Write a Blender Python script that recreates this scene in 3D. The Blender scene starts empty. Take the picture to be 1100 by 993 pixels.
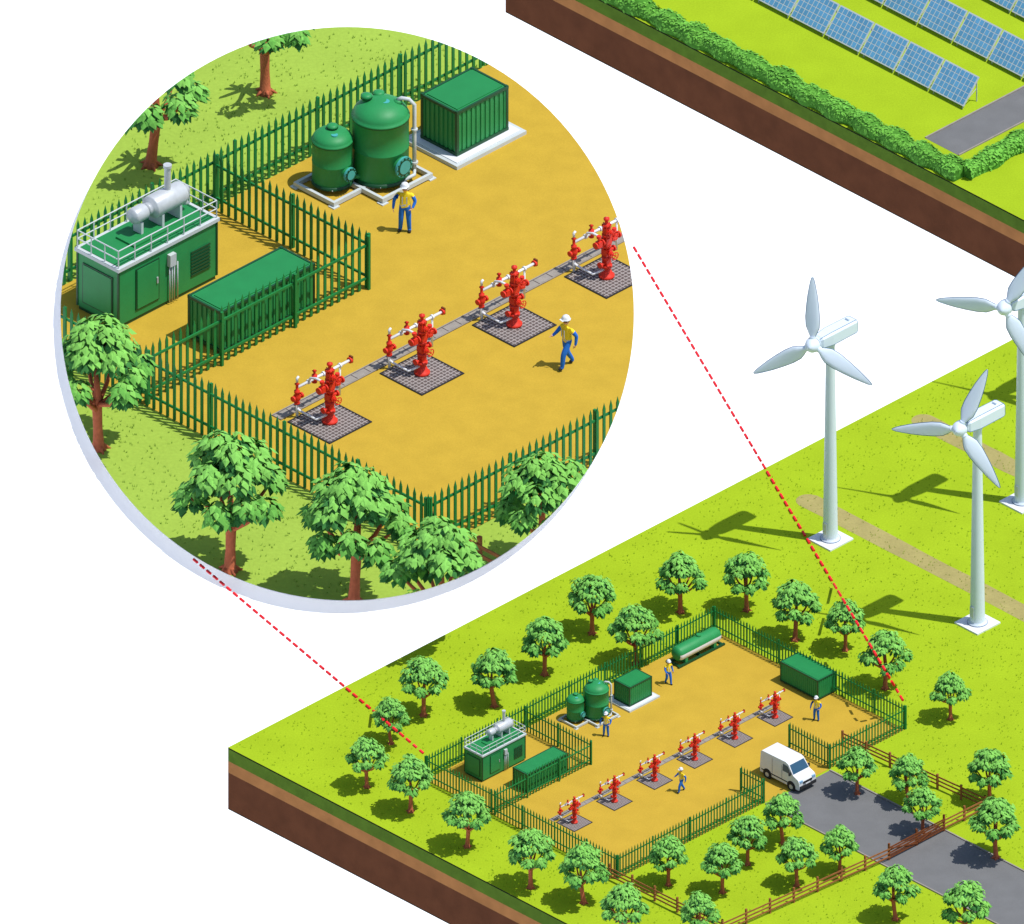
import bpy, bmesh, math, random
from mathutils import Vector, Matrix, noise
random.seed(7)
PPM=18.0; SE=.52; CE=math.sqrt(1-SE*SE)
R2=math.sqrt(2)
sc=bpy.context.scene
# image pixels of the isometric drawing -> ground plan in metres
def P(px,py,z=0.0): return Vector(((px-550)/PPM,(496.5-py)/(PPM*SE),z))
K=2.3
def I2S(ix,iy): return (663+(ix-460)/K, 943+(iy-590)/K)
M_INS=Matrix.Translation(P(460,590))@Matrix.Scale(K,4)@Matrix.Translation(-P(663,943))
E1=Vector((1,1,0))/R2; E2=Vector((1,-1,0))/R2
A45=math.radians(45)

# ------------------------------------------------------------ materials
def lin(c):
    c=c/255.0
    return c/12.92 if c<=.04045 else ((c+.055)/1.055)**2.4
MATS={}
def mat(name,rgb,fac=.7,var=.08,ns=3.0,rough=.6,metal=0.0,bump=0.0,bs=30.0,island=0.0,var2=0.0,ns2=40.0,spec=.4,transl=0.0):
    if name in MATS: return MATS[name]
    m=bpy.data.materials.new(name); m.use_nodes=True
    nt=m.node_tree; b=nt.nodes['Principled BSDF']
    base=[min(.95,lin(c)*fac) for c in rgb]
    val=None
    tc=nt.nodes.new('ShaderNodeTexCoord')
    def noise_val(scale,amp,det):
        n=nt.nodes.new('ShaderNodeTexNoise'); n.inputs['Scale'].default_value=scale; n.inputs['Detail'].default_value=det
        nt.links.new(tc.outputs['Object'],n.inputs['Vector'])
        mr=nt.nodes.new('ShaderNodeMapRange'); mr.inputs['From Min'].default_value=.3; mr.inputs['From Max'].default_value=.7
        mr.inputs['To Min'].default_value=1-amp; mr.inputs['To Max'].default_value=1+amp
        nt.links.new(n.outputs['Fac'],mr.inputs['Value']); return mr.outputs['Result']
    def mul(a,c):
        if a is None: return c
        mm=nt.nodes.new('ShaderNodeMath'); mm.operation='MULTIPLY'
        nt.links.new(a,mm.inputs[0]); nt.links.new(c,mm.inputs[1]); return mm.outputs[0]
    if var>0: val=noise_val(ns,var,2)
    if var2>0: val=mul(val,noise_val(ns2,var2,1))
    if island>0:
        g=nt.nodes.new('ShaderNodeNewGeometry')
        m3=nt.nodes.new('ShaderNodeMapRange'); m3.inputs['To Min'].default_value=1-island; m3.inputs['To Max'].default_value=1+island
        nt.links.new(g.outputs['Random Per Island'],m3.inputs['Value']); val=mul(val,m3.outputs['Result'])
    if val is not None:
        vm=nt.nodes.new('ShaderNodeVectorMath'); vm.operation='SCALE'
        vm.inputs[0].default_value=base; nt.links.new(val,vm.inputs['Scale'])
        nt.links.new(vm.outputs[0],b.inputs['Base Color'])
    else: b.inputs['Base Color'].default_value=(*base,1)
    b.inputs['Roughness'].default_value=rough; b.inputs['Metallic'].default_value=metal
    b.inputs['Specular IOR Level'].default_value=spec
    if bump>0:
        nb=nt.nodes.new('ShaderNodeTexNoise'); nb.inputs['Scale'].default_value=bs; nb.inputs['Detail'].default_value=2
        nt.links.new(tc.outputs['Object'],nb.inputs['Vector'])
        bp=nt.nodes.new('ShaderNodeBump'); bp.inputs['Strength'].default_value=bump; bp.inputs['Distance'].default_value=.05
        nt.links.new(nb.outputs['Fac'],bp.inputs['Height']); nt.links.new(bp.outputs[0],b.inputs['Normal'])
    if transl>0:
        t=nt.nodes.new('ShaderNodeBsdfTranslucent'); t.inputs['Color'].default_value=(*base,1)
        if val is not None: nt.links.new(vm.outputs[0],t.inputs['Color'])
        mx=nt.nodes.new('ShaderNodeMixShader'); mx.inputs[0].default_value=transl
        nt.links.new(b.outputs[0],mx.inputs[1]); nt.links.new(t.outputs[0],mx.inputs[2])
        nt.links.new(mx.outputs[0],nt.nodes['Material Output'].inputs['Surface'])
    MATS[name]=m; return m

m_grass=mat('grass',(173,201,42),.70,.05,.35,.9,bump=.2,bs=14,var2=.06,ns2=9,spec=.0)
m_grass_i=mat('pale_grass',(168,198,80),.72,.05,.2,.9,bump=.2,bs=7,var2=.05,ns2=4,spec=.0)
m_dirt=mat('sandy_ground',(210,174,64),.71,.05,.6,.9,bump=.15,bs=20,var2=.05,ns2=14,spec=.0)
m_turf=mat('turf_edge',(84,112,34),.95,.12,1.2,.95,spec=.1)
m_sub=mat('subsoil',(156,106,62),1.15,.1,1.0,.95,bump=.3,bs=4,spec=.1)
m_soil=mat('deep_soil',(104,62,40),.85,.12,.8,.95,bump=.3,bs=3,spec=.1)
m_edge=mat('dark_root_line',(30,44,18),.6,.1,2,.95,spec=.1)
m_paper=mat('matt_white_paper',(250,250,250),.93,.0,1,1.0,spec=0)
m_shadow_sheet=mat('translucent_shadow_sheet',(252,252,252),.96,.0,1,1.0,spec=0,transl=.36)  # sheet catching the plate's drop shadow, translucent to keep that shadow pale
m_asph=mat('asphalt',(124,124,124),.72,.06,.8,.9,bump=.15,bs=40,var2=.06,ns2=30,spec=.2)
m_track=mat('dirt_track',(178,166,104),.72,.08,.8,.95,var2=.06,ns2=6,spec=.1)
m_conc=mat('concrete',(158,150,140),.8,.1,2,.85,var2=.05,spec=.2)
m_fence=mat('green_fence_paint',(26,116,56),1.0,.08,2,.5,spec=.25)
m_green=mat('green_steel_paint',(36,128,70),1.1,.06,1.6,.5,spec=.3,var2=.03,ns2=14)
m_green_d=mat('dark_green_paint',(16,74,42),.9,.05,2,.5)
m_green_t=mat('green_roof_paint',(34,140,74),.74,.06,1.6,.55,spec=.3)
m_white=mat('white_paint',(240,242,245),.78,.02,1,.45)
m_lgrey=mat('light_grey_paint',(205,212,212),.8,.04,2,.5)
m_steel=mat('galvanised_steel',(196,200,202),.85,.08,5,.4,.1)
m_dark=mat('dark_rubber',(40,40,44),.8,.1,5,.8)
m_red=mat('red_valve_paint',(216,48,28),.95,.05,4,.5,spec=.3)
m_teal=mat('teal_manway',(70,165,160),.9,.05,4,.4)
m_grate=mat('grating_bar',(168,158,152),.8,.1,5,.7)
m_pit=mat('pit_floor',(96,84,80),.85,.1,5,.9)
m_wood=mat('brown_timber',(156,98,58),.9,.15,4,.85,bump=.3,spec=.2)
m_wood_d=mat('dark_timber',(120,66,34),.9,.15,4,.85,bump=.3,spec=.2)
m_bark=mat('bark',(186,102,70),.9,.12,4,.9,bump=.5,bs=12,spec=.15)
m_leaf_l=mat('leaf_lit',(122,182,82),.98,.08,.9,.8,island=.12,spec=.1)
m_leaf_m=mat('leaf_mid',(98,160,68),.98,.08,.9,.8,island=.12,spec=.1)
m_leaf_d=mat('leaf_shaded',(62,120,58),.95,.08,.9,.8,island=.15,spec=.1)  # crown shade put into the leaf colour
m_hedge=mat('hedge_leaf',(108,172,66),.98,.1,.9,.85,island=.12,spec=.1)
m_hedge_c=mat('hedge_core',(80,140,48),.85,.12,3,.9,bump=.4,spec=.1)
m_cell=mat('solar_cell',(106,172,214),.70,.06,1.2,.25,island=.1)
m_dot=mat('red_marker',(236,24,36),1.0,.0,1,.6)
m_blue=mat('blue_coverall',(24,100,190),1.1,.04,6,.85)
m_vest=mat('hi_vis_vest',(246,214,36),.95,.03,6,.8)
m_skin=mat('skin',(222,166,132),.85,.04,8,.6)
m_hair=mat('hair',(60,38,24),.8,.1,20,.8)
m_glass=mat('tinted_glass',(58,98,128),.7,.05,2,.12)
m_lamp=mat('lamp_glass',(150,190,225),.8,.03,2,.15)
m_blade=mat('turbine_white',(226,238,250),.80,.015,.5,.4)
m_outline=mat('blue_grey_outline',(70,110,145),.8,.03,2,.6)

# ------------------------------------------------------------ mesh builder
class MB:
    def __init__(s): s.v=[];s.f=[];s.m=[];s.s=[]; s.T=Matrix.Identity(4)
    def add(s,vs,fs,mi=0,sm=False):
        o=len(s.v)
        s.v+= [tuple(s.T@Vector(v)) for v in vs]
        for f in fs: s.f.append([o+i for i in f]); s.m.append(mi); s.s.append(sm)
    def box(s,c,d,mi=0,rz=0.0,R=None):
        x,y,z=d[0]/2,d[1]/2,d[2]/2
        R=R or Matrix.Rotation(rz,3,'Z'); c=Vector(c)
        vs=[c+R@Vector((a*x,b*y,e*z)) for e in(-1,1) for a,b in((-1,-1),(1,-1),(1,1),(-1,1))]
        s.add(vs,[(3,2,1,0),(4,5,6,7),(0,1,5,4),(1,2,6,5),(2,3,7,6),(3,0,4,7)],mi)
    def cyl(s,p0,p1,r0,r1=None,n=12,mi=0,sm=True):
        r1=r0 if r1 is None else r1
        p0=Vector(p0);p1=Vector(p1);q=(p1-p0).to_track_quat('Z','Y')
        ring=lambda p,r:[p+q@Vector((r*math.cos(2*math.pi*i/n),r*math.sin(2*math.pi*i/n),0)) for i in range(n)]
        a=ring(p0,r0);b=ring(p1,r1)
        s.add(a+b,[(i,(i+1)%n,n+(i+1)%n,n+i) for i in range(n)],mi,sm)
        s.add(a,[tuple(reversed(range(n)))],mi); s.add(b,[tuple(range(n))],mi)
    def tube(s,pts,r,n=8,mi=0):
        pts=[Vector(p) for p in pts]; rs=r if isinstance(r,(list,tuple)) else [r]*len(pts)
        vs=[];fs=[]
        for k,p in enumerate(pts):
            d=(pts[min(k+1,len(pts)-1)]-pts[max(k-1,0)]).normalized(); q=d.to_track_quat('Z','Y')
            vs+=[p+q@Vector((rs[k]*math.cos(2*math.pi*i/n),rs[k]*math.sin(2*math.pi*i/n),0)) for i in range(n)]
        for k in range(len(pts)-1):
            a0=vs[k*n]; best=min(range(n),key=lambda j:(vs[(k+1)*n+j]-(a0+pts[k+1]-pts[k])).length)
            fs+=[(k*n+i,k*n+(i+1)%n,(k+1)*n+(i+1+best)%n,(k+1)*n+(i+best)%n) for i in range(n)]
        fs+=[tuple(reversed(range(n))),tuple(range((len(pts)-1)*n,len(pts)*n))]
        s.add(vs,fs,mi,True)
    def lathe(s,c,prof,n=20,mi=0,q=None,matf=None):
        c=Vector(c); q=q or Matrix.Identity(3)
        vs=[];fs=[];
        for r,z in prof:
            vs+=[c+q@Vector((max(r,1e-4)*math.cos(2*math.pi*i/n),max(r,1e-4)*math.sin(2*math.pi*i/n),z)) for i in range(n)]
        if matf is None:
            for k in range(len(prof)-1):
                fs+=[(k*n+i,k*n+(i+1)%n,(k+1)*n+(i+1)%n,(k+1)*n+i) for i in range(n)]
            s.add(vs,fs,mi,True)
        else:
            for k in range(len(prof)-1):
                for i in range(n):
                    s.add([vs[k*n+i],vs[k*n+(i+1)%n],vs[(k+1)*n+(i+1)%n],vs[(k+1)*n+i]],[(0,1,2,3)],matf(k,i),False)
    def mesh(s,name,mats,merge=False):
        me=bpy.data.meshes.new(name); me.from_pydata(s.v,[],s.f)
        for m in mats: me.materials.append(m)
        me.polygons.foreach_set('material_index',s.m); me.polygons.foreach_set('use_smooth',s.s)
        bm=bmesh.new(); bm.from_mesh(me)
        if merge: bmesh.ops.remove_doubles(bm,verts=bm.verts,dist=.0005)
        bmesh.ops.recalc_face_normals(bm,faces=bm.faces); bm.to_mesh(me); bm.free()
        me.update(); return me
    def obj(s,name,mats,loc=(0,0,0),rz=0.0,sc_=1.0):
        return put(s.mesh(name,mats),name,loc,rz,sc_)
def put(me,name,loc=(0,0,0),rz=0.0,s=1.0):
    o=bpy.data.objects.new(name,me); sc.collection.objects.link(o)
    o.location=loc; o.rotation_euler=(0,0,rz); o.scale=(s,s,s) if not isinstance(s,(tuple,list)) else s
    return o

# magnified view: copy of the site at 2.3x on its own round plate, everything trimmed to a round bore
IC=P(373,337); IR=308/PPM
UPV=Vector((0,SE,CE))
def rad(co):
    d=co-IC; return math.hypot(d.x,d.dot(UPV))
def trim(o):
    me=o.data; mw=Matrix.LocRotScale(o.location,o.rotation_euler,o.scale)
    rs=[rad(mw@v.co) for v in me.vertices]
    if min(rs)>IR*1.02: bpy.data.objects.remove(o); return None
    if max(rs)<=IR: return o
    bm=bmesh.new(); bm.from_mesh(me); bm.transform(mw)
    N=120
    for i in range(N):
        a=2*math.pi*(i+.5)/N
        nrm=Vector((1,0,0))*math.cos(a)+UPV*math.sin(a)
        lim=IR*math.cos(math.pi/N)
        if not any((v.co-IC).dot(nrm)>lim+1e-6 for v in bm.verts): continue
        bmesh.ops.bisect_plane(bm,geom=bm.verts[:]+bm.edges[:]+bm.faces[:],plane_co=IC+nrm*lim,plane_no=nrm,clear_outer=True)
        if len(bm.verts)==0: break
    if len(bm.faces)==0: bm.free(); bpy.data.objects.remove(o); return None
    m2=bpy.data.meshes.new(me.name); 
    for m in me.materials: m2.materials.append(m)
    bm.to_mesh(m2); bm.free()
    o.data=m2; o.location=(0,0,0); o.rotation_euler=(0,0,0); o.scale=(1,1,1)
    return o
def magnify(o,extra=1.0):
    c=o.copy(); sc.collection.objects.link(c)
    c.location=M_INS@o.location
    c.scale=o.scale*K*extra
    return trim(c)

# ------------------------------------------------------------ background, terrain
b=MB(); s_=4000
b.add([(-s_,-s_,-200),(s_,-s_,-200),(s_,s_,-200),(-s_,s_,-200)],[(0,1,2,3)])
b.obj('background',[m_paper])

def slab(name,c,l1,l2):
    b=MB(); T=4.25
    zs=[0,-.10,-.95,-1.75,-T,-T-.07]
    def ring(z): return [c+Vector((0,0,z)),c+E2*l2+Vector((0,0,z)),c+E2*l2+E1*l1+Vector((0,0,z)),c+E1*l1+Vector((0,0,z))]
    b.add(ring(0),[(0,1,2,3)],0)
    mi=[4,1,2,3,4]
    for k in range(5):
        b.add(ring(zs[k])+ring(zs[k+1]),[(i,(i+1)%4,4+(i+1)%4,4+i) for i in range(4)],mi[k])
    b.add(ring(zs[-1]),[(3,2,1,0)],3)
    return b.obj(name,[m_grass,m_turf,m_sub,m_soil,m_edge])
slab('ground',P(245,803),71.5,130)
slab('ground',P(543,-53),120,90)

# round plate of the magnified view
n=160
def plate(name,c,R,z,t,ms):
    b=MB()
    top=[c+Vector((R*math.cos(2*math.pi*i/n),R*math.sin(2*math.pi*i/n)/SE,z)) for i in range(n)]
    b.add(top,[tuple(range(n))],0)
    if t>0:
        bot=[v+Vector((0,0,-t)) for v in top]
        b.add(bot,[tuple(reversed(range(n)))],1)
        b.add(top+bot,[(i,(i+1)%n,n+(i+1)%n,n+i) for i in range(n)],1)
    return b.obj(name,ms)
plate('ground',IC,IR,-.01,.05,[m_grass_i,m_white])
# added sheet, cut and offset to show only the plate's drop shadow
h_=.95
dsh=Vector((-.967,.255,0)).normalized()*(h_/math.tan(math.radians(65.8)))
plate('drop_shadow_sheet',IC+dsh,IR*1.002,-h_,0,[m_shadow_sheet])

def sheet(name,pts,z,m,sub=False):
    b=MB(); b.add([Vector((p.x,p.y,z)) for p in pts],[tuple(range(len(pts)))]); return b.obj(name,[m])

# compound
SL=P(458,838); UL=309*R2/PPM; VL=205*R2/PPM
def Y(u,v,z=0): return SL+E1*u+E2*v+Vector((0,0,z))
Lc,Bc,Rc,Fc=Y(0,0),Y(UL,0),Y(UL,VL),Y(0,VL)
yard=sheet('sandy_yard',[Lc,Fc,Rc,Bc],.012,m_dirt)
magnify(yard)

# roads
def strip(name,a,b_,w,z,m,rounded=False,wob=0):
    a=Vector(a);b_=Vector(b_);d=(b_-a).normalized();nn=Vector((-d.y,d.x,0))
    mb=MB(); pts=[]
    N=24
    for i in range(N+1): pts.append(a.lerp(b_,i/N)-nn*(w/2+wob*noise.noise((i*.5,3,a.x))))
    for i in range(N,-1,-1): pts.append(a.lerp(b_,i/N)+nn*(w/2+wob*noise.noise((i*.5,9,a.x))))
    if rounded:
        for i in range(1,12):
            t=math.pi*i/12; pts.append(a+nn*math.cos(t)*w/2-d*math.sin(t)*w/2)
    mb.add([(p.x,p.y,z) for p in pts],[tuple(range(len(pts)))])
    return mb.obj(name,[m])
RW=72*R2/PPM
rc=P(857,846); strip('road',rc,rc+E2*30,RW*.94,.016,m_asph)
for sgn in(-1,1):
    mb=MB(); off=E1*sgn*(RW*.47+.05); c0=rc+off; c1=c0+E2*30
    mb.box((c0+c1)/2+Vector((0,0,.04)),(30,.09,.08),0,-A45); mb.obj('kerb',[m_conc])
rc2=P(1012,158); strip('road',rc2,rc2+E1*40,38*R2/PPM/1.1,.008,m_asph)
for sgn in(-1,1):
    mb=MB(); off=E2*sgn*(38*R2/PPM/2.2+.05); c0=rc2+off; c1=c0+E1*40
    mb.box((c0+c1)/2+Vector((0,0,.04)),(40,.09,.08),0,A45); mb.obj('kerb',[m_conc])
strip('dirt_track',P(868,538),P(868,538)+E2*45,25*R2/PPM/1.35,.006,m_track,True,.12)
strip('dirt_track',P(992,452),P(992,452)+E2*20,25*R2/PPM/1.35,.006,m_track,True,.12)

# ------------------------------------------------------------ palisade fence
def palisade(runs,h=1.78):
    mb=MB()
    for p0,p1 in runs:
        p0=Vector(p0);p1=Vector(p1);L=(p1-p0).length;d=(p1-p0).normalized();a=math.atan2(d.y,d.x);nn=Vector((-d.y,d.x,0))
        n=max(2,int(round(L/.25)))
        R=Matrix.Rotation(a,3,'Z')
        for i in range(n+1):
            p=p0+d*L*i/n; j=(random.random()-.5)*.03
            w=.045;t=.016; hh=h+j
            base=[(-w,-t),(w,-t),(w,t),(-w,t)]
            vs=[p+R@Vector((x,y,.03)) for x,y in base]+[p+R@Vector((x,y,hh-.2)) for x,y in base]+[p+Vector((0,0,hh))]
            mb.add(vs,[(0,1,5,4),(1,2,6,5),(2,3,7,6),(3,0,4,7),(4,5,8),(5,6,8),(6,7,8),(7,4,8),(3,2,1,0)],0)
        for z in(.35,1.34):
            mb.box((p0+p1)/2+nn*.04+Vector((0,0,z)),(L,.045,.065),0,a)
        m=max(1,int(round(L/2.9)))
        for i in range(m+1):
            p=p0+d*L*i/m+nn*.09; mb.box(p+Vector((0,0,h*.46)),(.075,.075,h*.92),0,a)
    return mb
g1=P(820,862);g2=P(893,826)
gu1=(g1-Fc).dot(E1);gu2=(g2-Fc).dot(E1)
G1=Y(gu1,VL);G2=Y(gu2,VL)
f=palisade([(Lc,Bc),(Bc,Rc),(Lc,Fc),(Fc,G1),(G2,Rc)]).obj('palisade_fence',[m_fence]); magnify(f)
for g,l in((G1,1.9),(G2,3.4)):
    palisade([(g,g-E2*l)]).obj('palisade_gate',[m_fence])
Ai=Vector(P(*I2S(228,224)));ua=(Ai-SL).dot(E1)
Ci=Vector(P(*I2S(155,434)));vc=(Ci-SL).dot(E2)
f=palisade([(Y(ua,.1),Y(ua,vc)),(Y(ua,vc),Y(.1,vc))]).obj('palisade_fence',[m_fence]); magnify(f)

# ------------------------------------------------------------ wellheads
def flange(mb,p,d,r,t=.05,mi=0,n=14):
    p=Vector(p);d=Vector(d).normalized(); mb.cyl(p-d*t/2,p+d*t/2,r,n=n,mi=mi)
def wheel(mb,p,d,r,mi=0):
    p=Vector(p);d=Vector(d).normalized();q=d.to_track_quat('Z','Y');n=14
    pts=[p+q@Vector((r*math.cos(2*math.pi*i/n),r*math.sin(2*math.pi*i/n),0)) for i in range(n)]
    for i in range(n): mb.cyl(pts[i],pts[(i+1)%n],.014,n=5,mi=mi)
    for i in range(0,n,3): mb.cyl(p,pts[i],.01,n=4,mi=mi)
    mb.cyl(p-d*.14,p+d*.02,.018,n=6,mi=mi)
def wellhead():
    mb=MB()
    prof=[(0,0),(.21,0),(.21,.06),(.17,.08),(.13,.2),(.085,.24),(.085,.31),(.15,.32),(.15,.39),(.085,.41),(.075,.58),(.135,.59),(.135,.65),(.075,.67),(.07,.97),(.13,.98),(.13,1.03),(.065,1.05),(.065,1.3),(.12,1.31),(.12,1.36),(.06,1.38),(.06,1.62),(.11,1.63),(.11,1.68),(.05,1.7),(.045,1.82),(.08,1.83),(.08,1.88),(.0,1.92)]
    mb.lathe((0,0,.04),prof,18)
    for z,w_ in((.5,.17),(.84,.2),(1.2,.2),(1.52,.16)):
        mb.box((0,0,z),(w_,w_,.2))
    z=1.2
    for sg,L in((-1,.4),(1,.44)):
        mb.cyl((0,0,z),(sg*L,0,z),.05,n=10)
        flange(mb,(sg*.15,0,z),(1,0,0),.1,.04); flange(mb,(sg*L,0,z),(1,0,0),.1,.04)
        mb.box((sg*.28,0,z),(.13,.14,.18)); mb.cyl((sg*.28,0,z),(sg*.28,0,z+.2),.035,n=8)
        mb.cyl((sg*.28,0,z+.2),(sg*.28,0,z+.27),.065,n=10)
    for z in(.84,1.52):
        mb.cyl((0,0,z),(0,-.2,z),.05,n=10); flange(mb,(0,-.15,z),(0,1,0),.085,.04)
        wheel(mb,(0,-.32,z),(0,-1,0),.11)
    mb.cyl((0,0,.84),(.26,0,.84),.045,n=8); flange(mb,(.26,0,.84),(1,0,0),.09,.04)
    mb.cyl((0,0,.5),(-.24,0,.5),.045,n=8); flange(mb,(-.24,0,.5),(1,0,0),.09,.04)
    for zz in(.355,.62,1.0,1.34,1.65):
        for i in range(8):
            a=2*math.pi*i/8; mb.cyl((.115*math.cos(a),.115*math.sin(a),zz-.02),(.115*math.cos(a),.115*math.sin(a),zz+.09),.013,n=5)
    # flow line stand
    sx,sy=-.42,.78
    mb.tube([(sx,sy,0),(sx,sy,.5)],.04,8,1)
    mb.lathe((sx,sy,.45),[(0,0),(.08,0),(.08,.05),(.05,.07),(.1,.16),(.1,.26),(.05,.34),(.08,.36),(.08,.42),(.04,.44),(.04,.62),(.07,.64),(.0,.7)],12)
    mb.tube([(sx,sy,1.15),(sx,sy,1.27),(sx+.06,sy,1.3)],.035,8,1)
    mb.cyl((sx-.13,sy,.66),(sx+.16,sy,.66),.045,n=8); flange(mb,(sx-.14,sy,.66),(1,0,0),.08); flange(mb,(sx+.16,sy,.66),(1,0,0),.08)
    zp=.97
    mb.tube([(sx+.02,sy,zp),(1.55,sy,zp)],.04,8,1)
    for x in(.0,.55,1.15): flange(mb,(x,sy,zp),(1,0,0),.07,.05,1)
    mb.lathe((.22,sy,zp-.12),[(0,0),(.075,0),(.075,.24),(.035,.25),(.035,.36),(.065,.37),(0,.42)],10)
    flange(mb,(1.52,sy,zp),(1,0,0),.09,.06,0); mb.box((1.56,sy,zp+.02),(.05,.12,.2),2)
    mb.tube([(0,.1,1.2),(0,.5,1.2),(.0,.7,1.12),(0,sy,zp)],.035,8,1)
    mb.tube([(sx,sy,.3),(sx+.05,sy-.1,.22),(sx+.05,.12,.22),(0,.0,.3)],.035,8,1)
    mb.tube([(1.15,sy,0),(1.15,sy,zp)],.03,6,1)
    return mb.mesh('wellhead_valve_tree',[m_red,m_white,m_wood_d])
def pad():
    mb=MB(); w=1.52
    mb.box((0,0,.018),(w,w,.012),1)
    n=13
    for i in range(n+1):
        t=-w/2+w*i/n
        mb.box((t,0,.028),(.028,w,.010),0); mb.box((0,t,.0295),(w,.028,.010),0)
    for sg in(-1,1):
        mb.box((sg*w/2,0,.03),(.04,w+.04,.02),2); mb.box((0,sg*w/2,.03),(w-.04,.04,.018),2)
    return mb.mesh('steel_grating_pad',[m_grate,m_pit,m_dark])
wm=wellhead();pm=pad()
for i in range(6):
    p=P(617+43.1*i,884-22.6*i)
    o=put(pm,'steel_grating_pad',p,A45); 
    w=put(wm,'wellhead_valve_tree',p,A45,(1,1,.94))
    if i<4: magnify(o); magnify(w)
mb=MB(); c0=P(592,882);L=243*R2/PPM; nseg=40
mb.box((L/2,0,.014),(L,.34,.022),1)
for i in range(nseg):
    mb.box(((i+.5)*L/nseg,0,.022),(L/nseg-.03,.24,.022),0)
for sg in(-1,1): mb.box((L/2,sg*.155,.03),(L,.03,.03),0)
o=mb.obj('pipe_channel',[m_conc,m_pit],c0,A45); magnify(o)

# ------------------------------------------------------------ plant
def ribs(mb,L,W,H,z0,n1,n2,mi):
    for i in range(n1+1):
        x=-L/2+.05+(L-.1)*i/n1
        for sg in(-1,1): mb.box((x,sg*(W/2+.012),z0+H/2),(L/n1*.45,.03,H-.16),mi)
    for i in range(n2+1):
        y=-W/2+.05+(W-.1)*i/n2
        for sg in(-1,1): mb.box((sg*(L/2+.012),y,z0+H/2),(.03,W/n2*.45,H-.16),mi)
def container(L,W,H,plate=None):
    mb=MB(); z0=.1 if not plate else .16
    if plate:
        mb.box((0,0,.06),(L+plate,W+plate,.12),2)
        mb.box((0,0,.132),(L+plate*.7,W+plate*.7,.02),3)
    mb.box((0,0,z0+H/2),(L,W,H),0)
    mb.box((0,0,z0+H+.012),(L-.14,W-.14,.03),1)
    ribs(mb,L,W,H,z0,int(L/.17),int(W/.17),0)
    for z in(z0+.03,z0+H-.02):
        for sg in(-1,1):
            mb.box((0,sg*(W/2+.02),z),(L+.1,.06,.08),4); mb.box((sg*(L/2+.02),0,z),(.06,W+.02,.08),4)
    for a in(-1,1):
        for c in(-1,1): mb.box((a*(L/2+.005),c*(W/2+.005),z0+H/2),(.08,.08,H+.07),4)
    if not plate:
        for a in(-.4,.4): mb.box((a*L,0,.05),(.2,W,.1),4)
    return mb.mesh('green_container',[m_green,m_green_t,m_lgrey,m_white,m_green_d])
def S(ix,iy): return P(*I2S(ix,iy))
o=put(container(3.35,1.15,1.2),'green_storage_container',S(270,347),A45); magnify(o)
o=put(container(1.8,1.25,1.3,.75),'green_equipment_container',S(499,149),A45); magnify(o)
put(container(3.1,1.45,1.3),'green_storage_container',P(868,738),-A45)

def generator():
    mb=MB(); L,W,H=3.6,1.5,1.65
    mb.box((0,0,.06),(L-.05,W-.05,.12),1)
    mb.box((0,0,.12+H/2),(L,W,H),0)
    mb.box((0,0,.12+H+.05),(L+.12,W+.12,.1),2)
    mb.box((0,0,.12+H+.105),(L-.1,W-.1,.02),5)
    mb.box((-.2,0,.12+H+.14),(1.2,.7,.06),5)
    for c in((-1,-1),(1,-1),(1,1),(-1,1)): mb.box((c[0]*L/2,c[1]*W/2,.12+H/2),(.05,.05,H-.02),4)
    zt=.12+H+.1
    X,Yy=L/2+.0,W/2+.0
    pts=[(-X,-Yy),(X,-Yy),(X,Yy),(-X,Yy)]
    for i in range(4):
        a=Vector((*pts[i],0));c=Vector((*pts[(i+1)%4],0)); n=6 if i%2==0 else 3
        for k in range(n): p=a.lerp(c,k/n); mb.cyl((p.x,p.y,zt),(p.x,p.y,zt+.52),.018,n=6,mi=2)
        for z in(.27,.52): mb.cyl((a.x,a.y,zt+z),(c.x,c.y,zt+z),.018,n=6,mi=2)
    mb.box((-.75,-W/2-.012,.95),(.85,.03,1.25),4); mb.box((-.75,-W/2-.03,.95),(.77,.02,1.17),0)
    mb.box((-.42,-W/2-.05,.95),(.04,.04,.18),3)
    for k in range(8): mb.box((1.2,-W/2-.012,.5+k*.1),(.7,.03,.05),4)
    mb.box((-L/2-.012,0,.9),(.03,1.1,1.2),4); mb.box((-L/2-.03,0,.9),(.02,1.02,1.12),0)
    mb.box((.1,-W/2-.06,1.35),(.22,.12,.35),2)
    for x in(.03,.12,.2,.32): mb.tube([(x,-W/2-.05,1.2),(x,-W/2-.05,.06)],.02,6,3)
    z=zt+.62; y0=.1
    q=Matrix.Rotation(math.radians(90),3,'Y')
    mb.lathe((.1,y0,z),[(0,-.05),(.14,-.04),(.17,.0),(.17,.1),(.29,.12),(.31,.16),(.31,1.2),(.29,1.25),(.12,1.32),(.12,1.45),(0,1.45)],20,3,q)
    for x in(.45,1.1): mb.box((x,y0,zt+.2),(.08,.5,.42),2)
    mb.cyl((.85,y0,z+.2),(.85,y0,z+1.0),.09,n=12,mi=3); mb.cyl((.85,y0,z+.95),(.85,y0,z+1.03),.115,n=12,mi=3)
    mb.cyl((1.35,y0,z),(1.5,y0,z-.4),.09,n=10,mi=3)
    mb.lathe((-.45,.1,zt+.62),[(0,-.02),(.2,0),(.22,.05),(.22,.4),(.2,.45),(0,.46)],16,3,q)
    mb.box((-.22,.1,zt+.2),(.08,.3,.42),2)
    return mb.mesh('diesel_generator',[m_green,m_green_d,m_lgrey,m_steel,m_green_d,m_green_t])
o=put(generator(),'generator_container',S(158,316),A45); magnify(o)

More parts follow.
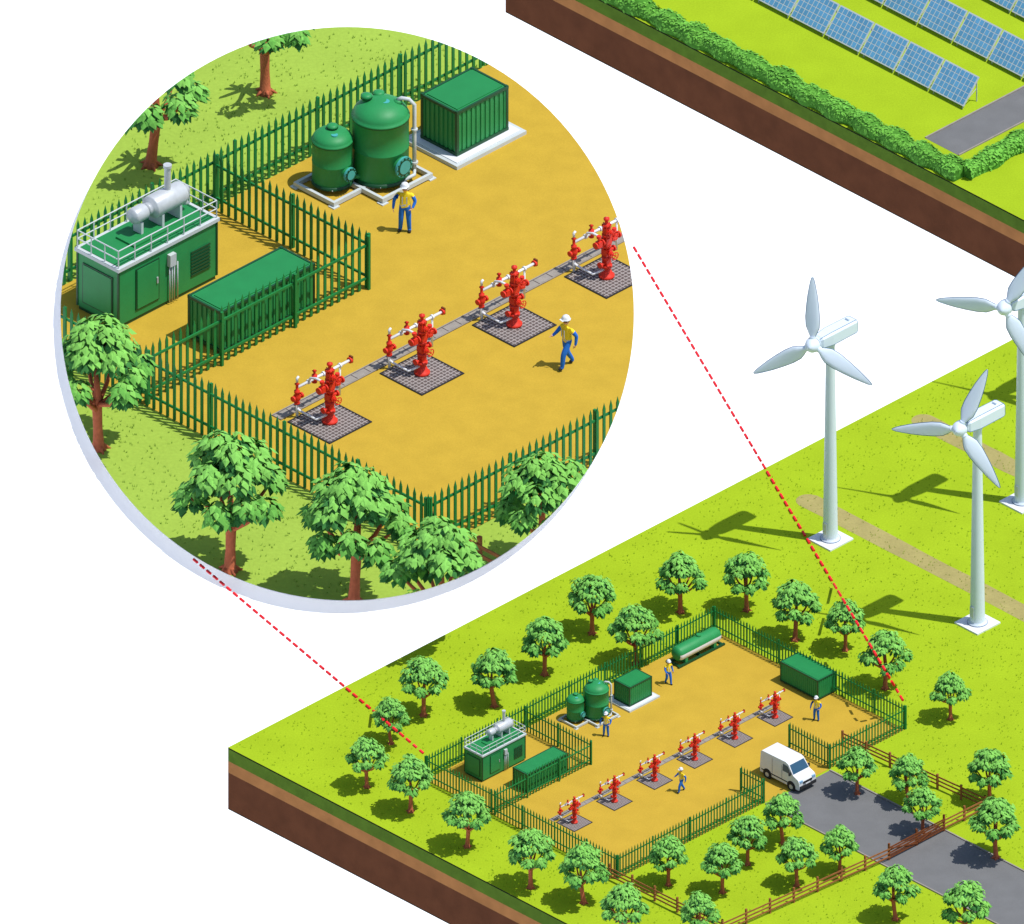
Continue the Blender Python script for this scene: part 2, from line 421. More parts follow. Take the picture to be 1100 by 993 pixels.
def tanks():
    mb=MB()
    def tank(x,y,r,h,dome,z0=.2):
        prof=[(r*.97,z0),(r,z0+.04)]
        for z in (z0+h*.5,):
            prof+=[(r,z-.012),(r*1.012,z),(r,z+.012)]
        prof+=[(r,z0+h),(r*1.03,z0+h+.01),(r*1.03,z0+h+.05)]
        for k in range(0,9):
            t=k/8*math.pi/2; prof.append((r*math.cos(t)*.99,z0+h+.06+dome*math.sin(t)))
        mb.lathe((x,y,0),prof,36,0)
        mb.lathe((x,y,0),[(0,z0),(r*.97,z0)],36,0)
        mb.lathe((x,y,0),[(r*1.04,z0-.04),(r*1.04,z0+.05),(r*.95,z0+.06)],36,4)
        mb.lathe((x,y,0),[(r*1.0,z0+h-.012),(r*1.035,z0+h-.01),(r*1.035,z0+h+.008)],36,4)
        return z0+h+dome
    zs=tank(0,0,.53,1.2,.26); zl=tank(1.15,-.62,.74,1.72,.42)
    def cap(x,y,z,r,h):
        mb.lathe((x,y,z),[(r*.7,-.15),(r*.7,h*.6),(r,h*.6),(r,h),(r*.5,h+.03),(0,h+.03)],16,0)
        mb.lathe((x,y,z),[(r*.72,h*.58),(r*1.04,h*.58),(r*1.04,h*.68)],16,4)
    cap(0.05,.05,zs,.15,.14); cap(.95,-.3,zl-.05,.15,.2); cap(1.4,-.3,zl-.16,.15,.2); cap(1.5,-.9,zl-.2,.12,.2)
    mb.cyl((-.12,-.2,zs-.1),(-.12,-.2,zs+.04),.09,n=12,mi=3)
    mb.cyl((1.2,-.75,zl-.1),(1.2,-.75,zl+.05),.11,n=12,mi=3)
    def manway(x,y,r,z,R):
        mb.cyl((x,y-r+.06,z),(x,y-r-.1,z),R*.85,n=22,mi=0)
        mb.cyl((x,y-r-.08,z),(x,y-r-.14,z),R,n=22,mi=3)
        mb.cyl((x,y-r-.141,z),(x,y-r-.16,z),R*.78,n=22,mi=1)
        mb.cyl((x,y-r-.161,z),(x,y-r-.17,z),R*.66,n=22,mi=3)
        for i in range(12):
            a=2*math.pi*i/12; mb.cyl((x+R*.88*math.cos(a),y-r-.13,z+R*.88*math.sin(a)),(x+R*.88*math.cos(a),y-r-.17,z+R*.88*math.sin(a)),.02,n=5,mi=4)
    manway(0,0,.53,.62,.2); manway(1.15,-.62,.74,.72,.29)
    def rect(x0,y0,x1,y1,z=.1):
        for yy in(y0,y1): mb.box(((x0+x1)/2,yy,z),(x1-x0,.09,.12),2)
        for xx in(x0,x1): mb.box((xx,(y0+y1)/2,z+.002),(.09,y1-y0+.088,.12),2)
        for xx in(x0,x1):
            for yy in(y0,y1): mb.box((xx,yy,.02),(.22,.22,.04),2)
    rect(-.72,-.78,.72,.62); rect(.3,-1.55,2.05,.22,.112)
    mb.box((1.15,-.62,.18),(1.1,1.1,.03),2); mb.box((0,0,.18),(.8,.8,.03),2)
    px,py=1.15+.62,-.62-.62
    mb.tube([(1.5,-.9,zl+.02),(1.56,-.98,zl+.08),(1.68,-1.13,zl+.06),(px,py,zl-.1),(px,py,1.2),(px,py,.3)],.055,10,2)
    flange(mb,(px,py,.5),(0,0,1),.1,.05,2); flange(mb,(px,py,1.5),(0,0,1),.09,.04,2)
    mb.tube([(px,py,.3),(px-.1,py-.1,.2),(px-.5,py-.1,.2)],.05,8,2)
    mb.tube([(.3,-.45,.35),(.5,-.6,.35)],.06,8,0)
    return mb.mesh('storage_tanks',[m_green,m_green_d,m_lgrey,m_teal,m_green_d])
o=put(tanks(),'twin_storage_tank',S(357,200),A45); magnify(o)

def bullet():
    mb=MB(); L=3.7;r=.48;z=.72
    q=Matrix.Rotation(math.radians(90),3,'Y')
    prof=[(0,-L/2)]
    for k in range(1,6): t=k/5*math.pi/2; prof.append((r*math.sin(t),-L/2+.3*(1-math.cos(t))))
    for k in range(0,6): t=math.pi/2*(1-k/5); prof.append((r*math.sin(t) if k<5 else 0,L/2-.3*(1-math.cos(t))))
    n=32
    def mf(k,i):
        a=2*math.pi*(i+.5)/n
        zc=-math.cos(a)
        return 1 if (-.5<zc<.18 and 3<=k<=7) else 0
    mb.lathe((0,0,z),prof,n,0,q,mf)
    for f_ in range(len(mb.s)): mb.s[f_]=True
    for x in(-1.2,1.2): mb.box((x,0,.3),(.22,.8,.42),0)
    for sg in(-1,1): mb.box((0,sg*.42,.07),(3.9,.14,.14),2)
    for x in(-1.8,0,1.8): mb.box((x,0,.075),(.14,.72,.12),2)
    mb.cyl((.2,0,z+.4),(.2,0,z+.6),.14,n=14,mi=0)
    return mb.mesh('horizontal_storage_tank',[m_green,m_white,m_green_d],merge=True)
put(bullet(),'horizontal_gas_tank',P(748,703),A45)

# ------------------------------------------------------------ van
def van():
    mb=MB(); W=.7
    prof=[(-1.62,.24),(-1.64,.6),(-1.6,1.62),(-1.5,1.7),(.5,1.74),(.72,1.66),(1.16,1.08),(1.58,.92),(1.68,.76),(1.7,.3),(1.62,.24)]
    n=len(prof)
    def row(y,top): return [(x,y*(1-.07*max(0,(z-.95))/.75),z) for x,z in prof]
    vs=row(-W,0)+row(W,0)
    mb.add(vs,[(i,(i+1)%n,n+(i+1)%n,n+i) for i in range(n)]+[tuple(reversed(range(n))),tuple(range(n,2*n))],0)
    def yw(z): return W*(1-.07*max(0,(z-.95))/.75)
    def q4(a): mb.add(a,[(0,1,2,3)],1)
    a0=Vector((.72,0,1.66));a1=Vector((1.16,0,1.08)); nn=Vector((.58,0,.44)).normalized()*.008
    t0=a0.lerp(a1,.1)+nn;t1=a0.lerp(a1,.93)+nn
    q4([(t0.x,-W*.84,t0.z),(t1.x,-W*.92,t1.z),(t1.x,W*.92,t1.z),(t0.x,W*.84,t0.z)])
    for sg in(-1,1):
        o_=.01*sg
        pts=[(.28,1.08),(1.0,1.08),(.68,1.52),(.28,1.55)]
        q4([(x,sg*yw(z)+o_,z) for x,z in pts])
        mb.box((.22,sg*(yw(.9)+.004),.9),(.015,.01,1.1),3); mb.box((-.6,sg*(yw(.9)+.004),.95),(.015,.01,1.2),3)
        mb.box((-.2,sg*(W+.004),.45),(2.6,.02,.07),3)
        for x in(-1.0,1.02):
            mb.cyl((x,sg*(W-.06),.3),(x,sg*(W+.012),.3),.35,n=22,mi=3)
            mb.cyl((x,sg*(W-.12),.27),(x,sg*(W+.03),.27),.27,n=22,mi=2)
            mb.cyl((x,sg*(W+.02),.27),(x,sg*(W+.04),.27),.15,n=14,mi=4)
        mb.box((.98,sg*(W+.1),1.16),(.08,.14,.22),2)
        mb.box((1.63,sg*.52,.78),(.14,.24,.16),5); mb.box((-1.63,sg*.6,.95),(.03,.08,.3),6)
    mb.box((1.71,0,.42),(.1,1.34,.2),2); mb.box((1.69,0,.68),(.06,.74,.14),2); mb.box((1.722,0,.56),(.03,.4,.08),0)
    mb.box((-1.66,0,.34),(.08,1.3,.14),2)
    return mb.mesh('cargo_van',[m_white,m_glass,m_dark,m_dark,m_steel,m_lamp,m_red])
vo=put(van(),'white_cargo_van',P(846,838),-A45,1.0)
bv=vo.modifiers.new('b','BEVEL'); bv.width=.03; bv.segments=2; bv.limit_method='ANGLE'; bv.angle_limit=math.radians(25)

# ------------------------------------------------------------ people
def person_mesh(pose,seed):
    J=dict(pel=(0,0,.93),sp=(.01,0,1.1),ch=(.0,0,1.32),nk=(.01,0,1.47),hd=(.03,0,1.56),ht=(.035,0,1.68),
      hL=(0,.105,.88),hR=(0,-.105,.88),sL=(0,.2,1.4),sR=(0,-.2,1.4))
    J.update(pose)
    names=list(J); idx={n:i for i,n in enumerate(names)}
    bones=[('pel','sp'),('sp','ch'),('ch','nk'),('nk','hd'),('hd','ht'),('pel','hL'),('hL','kL'),('kL','aL'),('aL','tL'),
     ('pel','hR'),('hR','kR'),('kR','aR'),('aR','tR'),('ch','sL'),('sL','eL'),('eL','wL'),('wL','pL'),('ch','sR'),('sR','eR'),('eR','wR'),('wR','pR')]
    rr=dict(pel=(.17,.14),sp=(.175,.135),ch=(.19,.14),nk=(.065,.065),hd=(.09,.085),ht=(.095,.09),hL=(.12,.115),hR=(.12,.115),kL=(.088,.085),kR=(.088,.085),
      aL=(.068,.068),aR=(.068,.068),tL=(.05,.045),tR=(.05,.045),sL=(.085,.085),sR=(.085,.085),eL=(.062,.062),eR=(.062,.062),wL=(.045,.045),wR=(.045,.045),pL=(.038,.03),pR=(.038,.03))
    me=bpy.data.meshes.new('tmp'); me.from_pydata([J[n] for n in names],[(idx[a],idx[c]) for a,c in bones],[])
    o=bpy.data.objects.new('tmp',me); sc.collection.objects.link(o)
    sk=o.modifiers.new('s','SKIN'); sk.branch_smoothing=.6
    for n in names:
        d=me.skin_vertices[0].data[idx[n]]; d.radius=rr[n]; d.use_root=(n=='pel')
    ss=o.modifiers.new('ss','SUBSURF'); ss.levels=2; ss.render_levels=2
    dg=bpy.context.evaluated_depsgraph_get(); ev=o.evaluated_get(dg); em=ev.to_mesh()
    mb=MB(); vs=[v.co.copy() for v in em.vertices]
    def seg(p,a,c):
        a=Vector(J[a]);c=Vector(J[c]);t=max(0,min(1,(p-a).dot(c-a)/(c-a).length_squared)); return (p-a.lerp(c,t)).length
    fl=[];ml=[]
    for f_ in em.polygons:
        c=f_.center; bb=min(bones,key=lambda b_:seg(c,*b_)-.8*(rr[b_[0]][0]+rr[b_[1]][0])/2)
        mi=0
        if bb in(('pel','sp'),('sp','ch'),('ch','nk'),('ch','sL'),('ch','sR')): mi=1 if c.z>.93 else 0
        if c.z>.99 and c.z<1.03 and mi==1: mi=5
        if bb in(('nk','hd'),('hd','ht')) and c.z>1.47: mi=2
        if bb[0] in('wL','wR') : mi=2
        if bb[0] in('aL','aR') or c.z<.07: mi=3
        fl.append(list(f_.vertices)); ml.append(mi)
    mb.v+=[tuple(v) for v in vs]; mb.f+=fl; mb.m+=ml; mb.s+=[True]*len(fl)
    ev.to_mesh_clear(); bpy.data.objects.remove(o)
    hd=Vector(J['ht'])-Vector((0,0,.03))
    mb.cyl(hd+Vector((.085,0,-.01)),hd+Vector((.125,0,-.035)),.012,.018,n=6,mi=2)
    for sg in(-1,1):
        mb.cyl(hd+Vector((.07,sg*.033,.01)),hd+Vector((.096,sg*.034,.01)),.011,n=6,mi=6)
        mb.cyl(hd+Vector((0,sg*.08,-.01)),hd+Vector((0,sg*.105,-.01)),.028,n=8,mi=2)
    mb.box(hd+Vector((.09,0,-.062)),(.012,.05,.01),7)
    mb.lathe(hd+Vector((-.015,0,-.07)),[(.075,0),(.1,.04),(.104,.1),(.09,.12)],14,6)
    mb.lathe(hd+Vector((0,0,.035)),[(.145,0),(.15,.01),(.122,.02),(.118,.06),(.1,.1),(.06,.13),(0,.14)],18,4)
    mb.box(hd+Vector((.14,0,.042)),(.09,.16,.012),4)
    for s_ in('L','R'):
        w=Vector(J['w'+s_]);p=Vector(J['p'+s_]);d=(p-w).normalized();side=Vector((1,0,0))-d*d.x; side.normalize()
        for k,(off,l) in enumerate(((-.03,.055),(-.01,.075),(.01,.08),(.03,.07))):
            a=p+side*off*1.0+d*.01; m_=a+d*l*.55+Vector((0,-.008 if s_=='L' else .008,0)); e=m_+d*l*.4+Vector((0,-.02 if s_=='L' else .02,0))
            mb.tube([a,m_,e],[.0095,.0085,.006],5,2)
        a=w.lerp(p,.4)+side*.03; mb.tube([a,a+side*.03+d*.03,a+side*.035+d*.06],[.012,.011,.008],5,2)
    for sg in(-1,1): mb.box((.15,sg*.07,1.22),(.012,.035,.26),5)
    return mb.mesh('site_worker',[m_blue,m_vest,m_skin,m_dark,m_white,m_lgrey,m_hair,m_red])
poseA=dict(kL=(.12,.1,.5),aL=(.16,.1,.08),tL=(.3,.11,.045),kR=(-.02,-.1,.48),aR=(-.2,-.1,.11),tR=(-.08,-.11,.04),
  eL=(-.06,.28,1.13),wL=(.06,.3,.9),pL=(.09,.29,.83),eR=(.06,-.28,1.14),wR=(.24,-.27,1.0),pR=(.3,-.26,.97))
poseB=dict(kL=(.03,.12,.49),aL=(.0,.14,.08),tL=(.14,.16,.045),kR=(.04,-.12,.49),aR=(-.03,-.15,.08),tR=(.1,-.19,.045),
  eL=(.02,.33,1.15),wL=(.14,.26,.98),pL=(.18,.22,.95),eR=(-.02,-.34,1.15),wR=(.08,-.36,.92),pR=(.11,-.36,.85))
poseC=dict(kL=(.2,.1,.55),aL=(.24,.1,.12),tL=(.37,.1,.09),kR=(-.08,-.1,.47),aR=(-.28,-.1,.13),tR=(-.17,-.11,.045),
  eL=(-.16,.27,1.16),wL=(-.12,.28,.9),pL=(-.1,.27,.83),eR=(.16,-.27,1.17),wR=(.36,-.22,1.12),pR=(.43,-.21,1.13))
pms=[person_mesh(poseA,1),person_mesh(poseB,2),person_mesh(poseC,3)]
rd=math.radians
put(pms[1],'site_worker',P(651,791),rd(-100),.95)
put(pms[2],'site_worker',P(732,851),rd(-150),.95)
put(pms[0],'site_worker',P(718,735),rd(-60),.95)
put(pms[1],'site_worker',P(877,774),rd(-110),.95)
put(pms[1],'site_worker',P(435,249),rd(-95),.83*K)
put(pms[2],'site_worker',P(609,395),rd(-145),.88*K)

# ------------------------------------------------------------ trees
def tree_mesh(seed):
    rnd=random.Random(seed); mb=MB()
    cz=2.85; R=1.45
    bend=Vector((rnd.uniform(-.15,.15),rnd.uniform(-.15,.15),0))
    fork=Vector((bend.x,bend.y,1.3))
    mb.tube([(0,0,-.03),(0,0,.1),(bend.x*.5,bend.y*.5,.65),fork,fork+Vector((0,0,.5)),fork+Vector((.05,0,1.2))],[.25,.16,.13,.14,.1,.05],9,3)
    for i in range(5):
        a=2*math.pi*i/5; mb.tube([(math.cos(a)*.05,math.sin(a)*.05,.16),(math.cos(a)*.32,math.sin(a)*.32,-.02)],[.07,.03],5,3)
    clumps=[]
    n=8
    a0=rnd.random()*6
    for i in range(n):
        a=a0+2*math.pi*i/n+rnd.uniform(-.2,.2); rr=R*rnd.uniform(.68,.84)
        clumps.append((Vector((rr*math.cos(a),rr*math.sin(a),cz-.48+rnd.uniform(-.28,.16))),rnd.uniform(.34,.45)))
    for i in range(6):
        a=a0+1+2*math.pi*i/6+rnd.uniform(-.2,.2); rr=R*rnd.uniform(.42,.56)
        clumps.append((Vector((rr*math.cos(a),rr*math.sin(a),cz+.3+rnd.uniform(-.1,.15))),rnd.uniform(.44,.54)))
    for i in range(3):
        a=a0+2*math.pi*i/3; clumps.append((Vector((.28*math.cos(a),.28*math.sin(a),cz+.78+rnd.uniform(-.08,.1))),rnd.uniform(.42,.5)))
    for i,(c,r) in enumerate(clumps):
        if i<8 :
            mid=fork.lerp(c,.5)+Vector((0,0,-.14))
            mb.tube([fork+Vector((0,0,rnd.uniform(-.12,.3))),mid,c],[.085,.06,.03],6,3)
    for i,(c,r) in enumerate(clumps):
        nl=92
        for k in range(nl):
            z=rnd.uniform(-.8,1); t=rnd.random()*2*math.pi; q=math.sqrt(max(0,1-z*z))
            d=Vector((q*math.cos(t),q*math.sin(t),z)); rad_=r*rnd.uniform(.6,1.08)
            p=c+Vector((d.x*rad_,d.y*rad_,d.z*rad_*.8))
            out=Vector((d.x,d.y,0)); 
            if out.length<.1: out=Vector((math.cos(t),math.sin(t),0))
            out.normalize()
            dirv=(out*rnd.uniform(.5,1.1)+Vector((rnd.uniform(-.3,.3),rnd.uniform(-.3,.3),-.35-.75*(1-max(0,z))*rnd.random()))).normalized()
            nrm=(d*.7+Vector((0,0,1.0))+Vector((rnd.uniform(-.3,.3),rnd.uniform(-.3,.3),rnd.uniform(-.1,.3)))).normalized()
            side=dirv.cross(nrm)
            if side.length<.01: continue
            side.normalize(); l=rnd.uniform(.24,.37); w=l*.36
            up=side.cross(dirv)
            a=p-dirv*l*.4; e=p+dirv*l*.6
            vs=[a,p+side*w-up*.02,e-up*.04,p-side*w-up*.02,p+up*.02]
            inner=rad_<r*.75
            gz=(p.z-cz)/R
            if z<-.2 or (inner and rnd.random()<.5): mi=2  # shading painted by leaf colour: dark underside and interior, light top
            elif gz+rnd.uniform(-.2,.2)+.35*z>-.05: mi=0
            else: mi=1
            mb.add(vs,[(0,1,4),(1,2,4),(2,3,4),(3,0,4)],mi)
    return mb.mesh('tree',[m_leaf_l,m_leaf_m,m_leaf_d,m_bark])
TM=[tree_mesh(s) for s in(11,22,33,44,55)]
trees=[(636,681,54),(683,713,54),(731,658,54),(802,656,54),(854,688,54),(908,699,46),(951,740,54),(1021,773,44),
(585,725,54),(531,759,54),(455,769,52),(420,799,42),(394,846,46),(441,872,52),(502,910,52),(570,954,52),(627,970,54),(670,1012,54),
(718,951,46),(776,959,46),(803,929,46),(841,906,46),(856,952,46),(902,938,44),(962,988,50),(921,853,42),(976,862,42),(991,895,42),
(1063,862,50),(1070,922,54),(1037,1012,54),(752,1012,46)]
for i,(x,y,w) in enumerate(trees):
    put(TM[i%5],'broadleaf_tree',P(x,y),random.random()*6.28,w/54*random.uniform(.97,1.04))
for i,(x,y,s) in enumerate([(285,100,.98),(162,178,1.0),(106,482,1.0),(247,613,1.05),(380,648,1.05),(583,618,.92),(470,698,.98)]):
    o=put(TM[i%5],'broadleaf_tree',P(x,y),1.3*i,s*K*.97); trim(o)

# ------------------------------------------------------------ timber fences
def rails(pts,h=.95,gate=False,m=m_wood,name='timber_fence'):
    mb=MB()
    for a,c in zip(pts[:-1],pts[1:]):
        L=(c-a).length;d=(c-a).normalized();ang=math.atan2(d.y,d.x);nn=Vector((-d.y,d.x,0))
        n=max(1,round(L/(1.75 if not gate else 2.2)))
        for i in range(n+1):
            p=a+d*L*i/n; mb.box(p+Vector((0,0,h*.55)),(.11,.11,h*1.1),0,ang+random.uniform(-.05,.05))
        for z in((.28,.56,.84) if not gate else (.2,.36,.52,.68,.84)):
            for i in range(n):
                p=a+d*L*(i+.5)/n
                mb.box(p-nn*.07+Vector((0,0,h*z+random.uniform(-.012,.012))),(L/n+.06,.035,.1),0,ang+random.uniform(-.006,.006))
        if gate:
            for i in range(n):
                p=a+d*L*(i+.5)/n; R=Matrix.Rotation(ang,3,'Z')@Matrix.Rotation(-math.atan2(h*.6,L/n)*(1 if i%2 else -1),3,'Y')
                mb.box(p-nn*.11+Vector((0,0,h*.52)),(math.hypot(L/n,h*.6)*.95,.03,.08),0,R=R)
    return mb.obj(name,[m])
rails([P(655,944),P(776,1004),P(955,924)])
rails([P(955,924),P(1014,893)],1.05,True,m_wood_d,'timber_gate')
rails([P(1014,893),P(1058,871),P(905,801)])
mb_o=rails([P(*I2S(466,588)),P(*I2S(760,741))]); 
c=mb_o.copy(); c.data=mb_o.data.copy(); sc.collection.objects.link(c)
bpy.data.objects.remove(mb_o); c.data.transform(M_INS); trim(c)

# ------------------------------------------------------------ wind turbines
def turbine(base,ang):
    mb=MB(); H=217/CE/PPM
    mb.box((0,0,.05),(1.95,1.95,.1),1,A45)
    mb.lathe((0,0,.1),[(.6,0),(.6,.06),(.46,.08),(.45,.2),(.26,H-.5)],28,0)
    mb.lathe((0,0,.1),[(.62,0),(.62,.05)],28,3)
    mb.lathe((0,0,0),[(.31,H-.5),(.31,H-.2)],20,0)
    NT=Matrix.Translation((0,0,H+.14))@Matrix.Rotation(A45,4,'Z')
    mb.T=NT
    sec=[(-.4,-.44),(.4,-.44),(.48,-.34),(.48,.36),(.34,.48),(-.34,.48),(-.48,.36),(-.48,-.34)]
    xs=[(-1.1,.6),(-.95,.82),(-.2,1.0),(1.75,.97),(1.92,.85)]
    vs=[];
    for x,k in xs: vs+=[(x,y*k,z*k) for y,z in sec]
    fs=[(k*8+i,k*8+(i+1)%8,k*8+8+(i+1)%8,k*8+8+i) for k in range(4) for i in range(8)]+[tuple(range(8)),tuple(range(32,40))]
    mb.add(vs,fs,0)
    mb.box((1.935,0,.05),(.03,.6,.5),2); mb.box((1.45,0,.52),(.1,.3,.16),0)
    # outline strips along nacelle edges
    for i in (0,1,2,3,4,5,6,7):
        if i in(2,4,5,7): mb.tube([vs[8*k+i] for k in range(5)],.018,5,3)
    for i in range(8): mb.cyl(vs[32+i],vs[32+(i+1)%8],.022,n=5,mi=3)
    mb.T=Matrix.Identity(4)
    hub=Vector((-1.04,-1.04,H+.14))
    yaw=rd(18);tilt=rd(12)
    fwd=Vector((-math.sin(yaw)*math.cos(tilt),-math.cos(yaw)*math.cos(tilt),math.sin(tilt))).normalized()
    rt=Vector((math.cos(yaw),-math.sin(yaw),0)); up=rt.cross(fwd)
    if up.z<0: up=-up
    q=Matrix((rt,up,fwd)).transposed()
    mb.lathe(hub,[(.0,-.5),(.3,-.45),(.46,-.25),(.47,.05),(.42,.27),(.28,.5),(.1,.66),(0,.68)],24,0,q)
    mb.lathe(hub,[(.475,-.02),(.482,.0),(.475,.03)],24,3,q)
    Lb=77/PPM
    for k in range(3):
        t=rd(ang+120*k); d=up*math.cos(t)+rt*math.sin(t); s=rt*math.cos(t)-up*math.sin(t)
        st=[(.25,.15,.14),(.55,.17,.13),(.85,.34,.11),(1.15,.47,.1),(1.7,.49,.08),(2.4,.42,.065),(3.1,.32,.05),(3.7,.2,.035),(4.05,.12,.02),(Lb,.03,.01)]
        vs=[];fs=[];n=12; ea=[];eb=[]
        for j,(r,c,th) in enumerate(st):
            tw=rd(20*(1-r/Lb)) if j>1 else rd(10)
            cs=s*math.cos(tw)+fwd*math.sin(tw); cn=fwd*math.cos(tw)-s*math.sin(tw)
            o_=hub+fwd*.05+d*r
            for i in range(n):
                a=2*math.pi*i/n
                vs.append(o_+cs*(c*math.cos(a))+cn*(th*math.sin(a)*(1+.4*math.cos(a))))
            if j>0: ea.append(o_+cs*c); eb.append(o_-cs*c)
        for j in range(len(st)-1): fs+=[(j*n+i,j*n+(i+1)%n,(j+1)*n+(i+1)%n,(j+1)*n+i) for i in range(n)]
        mb.add(vs,fs,0,True)
        mb.add(vs[-n:],[tuple(range(n))],0)
        mb.tube(ea,.02,5,3); mb.tube(eb,.02,5,3)  # outline strips along both blade edges, to stand out against white
        mb.cyl(hub+fwd*.05+d*.3,hub+fwd*.05+d*.55,.2,n=16,mi=0)
    mb.box((-.35,-.35,1.0),(.02,.3,.7),2,A45+math.pi)
    return mb.obj('wind_turbine',[m_blade,m_white,m_lgrey,m_outline],base)
for (x,y,an) in((892,580,-4),(1050,670,20),(1098,540,27),(1200,430,60)):
    turbine(P(x,y),an)

# ------------------------------------------------------------ solar panels
def panel_row(p_end,n,name='solar_panel_array'):
    mb=MB(); w=2.95; d=1.33; h=1.5; sl=Vector((0,d,h)); SLn=sl.normalized(); L=sl.length
    nr=SLn.cross(Vector((1,0,0)));  
    if nr.z<0: nr=-nr
    R=Matrix((Vector((1,0,0)),SLn,nr)).transposed()
    for i in range(n):
        x=-(i+.5)*w; c=Vector((x,d/2,h/2+.25))
        mb.box(c,(w-.12,L,.06),1,R=R)
        nx,ny=8,5
        cw=(w-.22)/nx;ch=(L-.12)/ny
        for a in range(nx):
            for b_ in range(ny):
                cc=c+R@Vector((-(w-.22)/2+cw*(a+.5),-(L-.12)/2+ch*(b_+.5),.034))
                mb.box(cc,(cw-.05,ch-.05,.01),0,R=R)
        for xx in(-w/2+.25,w/2-.25):
            mb.cyl((x+xx,d-.05,0),(x+xx,d-.05,h+.15),.04,n=6,mi=2); mb.cyl((x+xx,.1,0),(x+xx,.1,.3),.04,n=6,mi=2)
            mb.cyl((x+xx,.1,.25),(x+xx,d-.05,.9),.025,n=5,mi=2)
    return mb.obj(name,[m_cell,m_lgrey,m_steel],p_end,-A45)
e0=P(1036,119)
panel_row(e0,8)
for k in(1,2,3,4):
    panel_row(e0+E1*(62*R2/PPM)*k+E2*(3.0*k),11+k)

# ------------------------------------------------------------ hedges
def hedge(name,pts,w=1.15,h=.95):
    mb=MB(); rnd=random.Random(5)
    for a,c in zip(pts[:-1],pts[1:]):
        L=(c-a).length;d=(c-a).normalized();nn=Vector((-d.y,d.x,0)); n=int(L/.3);m=12
        vs=[];fs=[]
        def prof(s,t,grow=0):
            an=math.pi*t
            k=1+.3*noise.noise((a.x+d.x*s*1.0,a.y+d.y*s*1.0,t*2.3))+.12*math.sin(s*2.6+a.x)
            k+=grow
            x=math.cos(an);z=math.sin(an)
            x=math.copysign(abs(x)**.6,x);z=z**.6
            return a+d*s+nn*(x*w/2*k)+Vector((0,0,z*h*k))
        for i in range(n+1):
            for j in range(m+1): vs.append(prof(L*i/n,j/m,-.06))
        for i in range(n):
            for j in range(m): fs.append((i*(m+1)+j,i*(m+1)+j+1,(i+1)*(m+1)+j+1,(i+1)*(m+1)+j))
        fs.append(tuple(range(m+1))); fs.append(tuple(range(n*(m+1),(n+1)*(m+1))))
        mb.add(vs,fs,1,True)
        for k in range(int(L*130)):
            s=rnd.uniform(-.1,L+.1);t=rnd.random(); p=prof(s,t,rnd.uniform(-.07,.03))
            o=(p-(a+d*s)).normalized(); o=(o+Vector([rnd.uniform(-.35,.35) for _ in range(3)])).normalized()
            q=o.to_track_quat('Z','Y'); r=rnd.random()*6.28; l=rnd.uniform(.09,.15)
            ax=q@Vector((math.cos(r),math.sin(r),0))*l; ay=q@Vector((-math.sin(r),math.cos(r),0))*l*.6
            mb.add([p-ax,p+ay,p+ax,p-ay],[(0,1,2,3)],0)
    return mb.obj(name,[m_hedge,m_hedge_c])
h0=P(1032,192)
hedge('hedge',[h0-E2*34,h0],1.25,.95)
hedge('hedge',[h0+E1*.3,h0+E1*12],1.25,.95)

# ------------------------------------------------------------ grass tufts (one scattered object per lawn)
def tufts(name,m,count,inside,sz,seed):
    rnd=random.Random(seed); mb=MB(); k=0
    while k<count:
        p=inside(rnd)
        if p is None: continue
        k+=1
        for _ in range(3):
            a=rnd.random()*6.28; q=p+Vector((rnd.uniform(-.05,.05),rnd.uniform(-.05,.05),0))*sz*6
            w=Vector((math.cos(a),math.sin(a),0))*.02*sz*6; l=Vector((rnd.uniform(-.05,.05),rnd.uniform(-.05,.05),rnd.uniform(.1,.16)))*sz*6
            mb.add([q-w,q+w,q+l],[(0,1,2)],0)
    return mb.obj(name,[m])
m_tuft=mat('grass_blades',(156,190,44),.75,.1,.5,.9,island=.15,spec=0)
m_tuft_i=mat('pale_grass_blades',(150,186,72),.75,.1,.5,.9,island=.15,spec=0)
def in_main(rnd):
    x=rnd.uniform(240,1110);y=rnd.uniform(350,1000)
    p=P(x,y); r=p-P(245,803)
    if r.dot(E1)<.3 or r.dot(E2)<.3 : return None
    q=p-SL; u=q.dot(E1);v=q.dot(E2)
    if -.2<u<UL+.2 and -.2<v<VL+.2: return None
    q=p-rc
    if abs(q.dot(E1))<RW*.5 and q.dot(E2)>-.1: return None
    return p
tufts('grass',m_tuft,5000,in_main,.14,3)
def in_ins(rnd):
    a=rnd.random()*6.28;r=IR*math.sqrt(rnd.random())*.98
    p=IC+Vector((r*math.cos(a),r*math.sin(a)/SE,-.01))
    s=M_INS.inverted()@p-SL; u=s.dot(E1);v=s.dot(E2)
    if -.1<u<UL+.1 and -.1<v<VL+.1: return None
    return p
tufts('grass',m_tuft_i,1500,in_ins,.2,4)

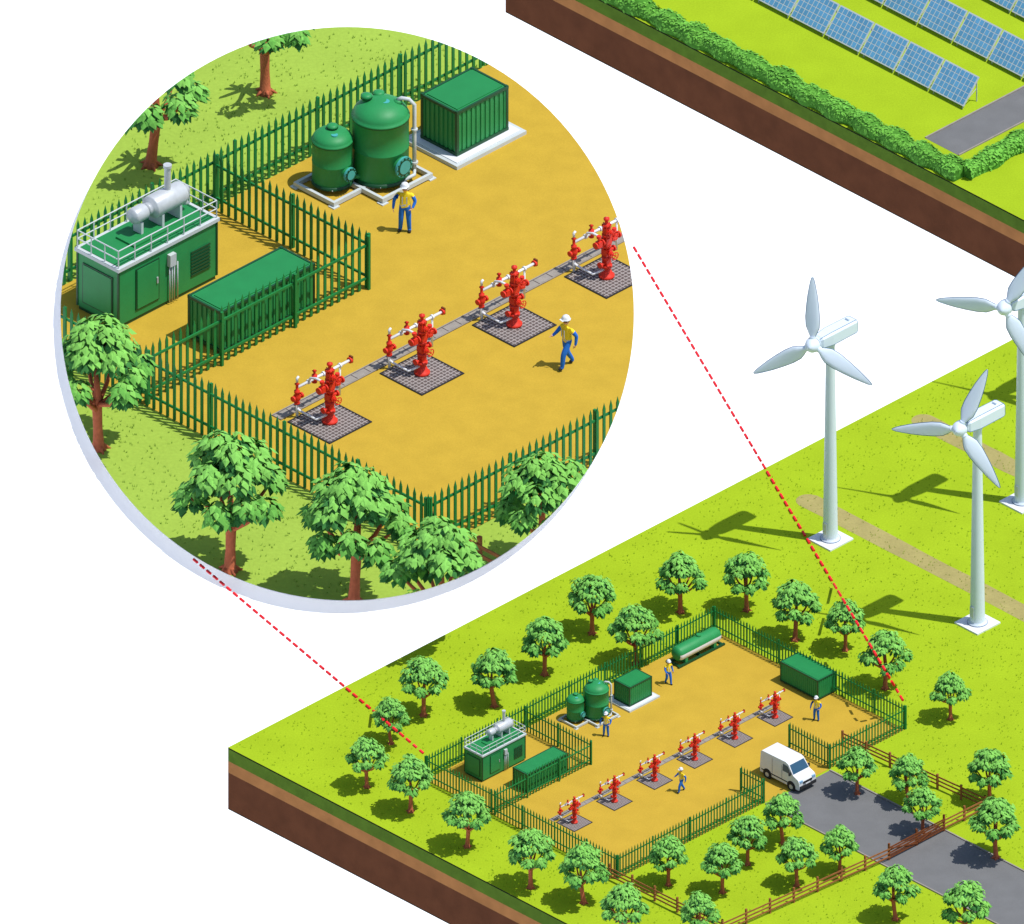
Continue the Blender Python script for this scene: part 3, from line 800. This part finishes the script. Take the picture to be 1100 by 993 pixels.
# ------------------------------------------------------------ dashed guide lines
def dots(p0,p1,prof):
    # graphic leader from the rim of the round plate to the compound corner: kept low to limit its shadow, then raised toward camera so trees don't hide it
    def zz(t):
        for (t0,z0),(t1,z1) in zip(prof[:-1],prof[1:]):
            if t<=t1:
                k=(t-t0)/(t1-t0); k=k*k*(3-2*k); return z0+(z1-z0)*k
        return prof[-1][1]
    def pt(t):
        z=zz(t); a=P(p0[0]+(p1[0]-p0[0])*t,p0[1]+(p1[1]-p0[1])*t); return Vector((a.x,a.y-z*CE/SE,z))
    Lp=math.hypot(p1[0]-p0[0],p1[1]-p0[1]); n=int(Lp/9.2); mb=MB()
    for i in range(n): mb.cyl(pt(i/n),pt((i+.55)/n),.085,n=8,mi=0)
    return mb.obj('dashed_guide_line',[m_dot])
dots((681,266),(972,756),[(0,.06),(.73,.06),(.775,3.6),(.92,3.9),(.98,1.9),(1,1.8)])
dots((208,601),(458,812),[(0,.06),(.76,.06),(.82,2.3),(.92,2.3),(1,1.8)])

# ------------------------------------------------------------ light, sky, camera
EL=65.8; sh=Vector((-.967,.255,0)).normalized()
dr=sh*math.cos(rd(EL))+Vector((0,0,-math.sin(rd(EL))))
sl=bpy.data.lights.new('sun','SUN'); sl.energy=4.4; sl.angle=rd(.5); sl.color=(1,.98,.95)
so=bpy.data.objects.new('sun',sl); sc.collection.objects.link(so); so.rotation_euler=dr.to_track_quat('-Z','Y').to_euler(); so.location=(30,-10,60)
w=bpy.data.worlds.new('World'); sc.world=w; w.use_nodes=True
nt=w.node_tree; bg=nt.nodes['Background']; sk=nt.nodes.new('ShaderNodeTexSky'); sk.sky_type='NISHITA'; sk.sun_disc=False
sk.sun_elevation=rd(EL); sk.sun_rotation=math.atan2(-sh.x,-sh.y)
nt.links.new(sk.outputs[0],bg.inputs[0]); bg.inputs[1].default_value=.15
cam=bpy.data.cameras.new('cam'); cam.type='ORTHO'; cam.ortho_scale=1100/PPM; cam.clip_end=3000; cam.clip_start=.1
co=bpy.data.objects.new('camera',cam); sc.collection.objects.link(co)
vd=Vector((0,CE,-SE)); co.location=-vd*160; co.rotation_euler=vd.to_track_quat('-Z','Y').to_euler()
sc.camera=co
sc.view_settings.view_transform='Standard'; sc.view_settings.look='None'; sc.view_settings.exposure=0
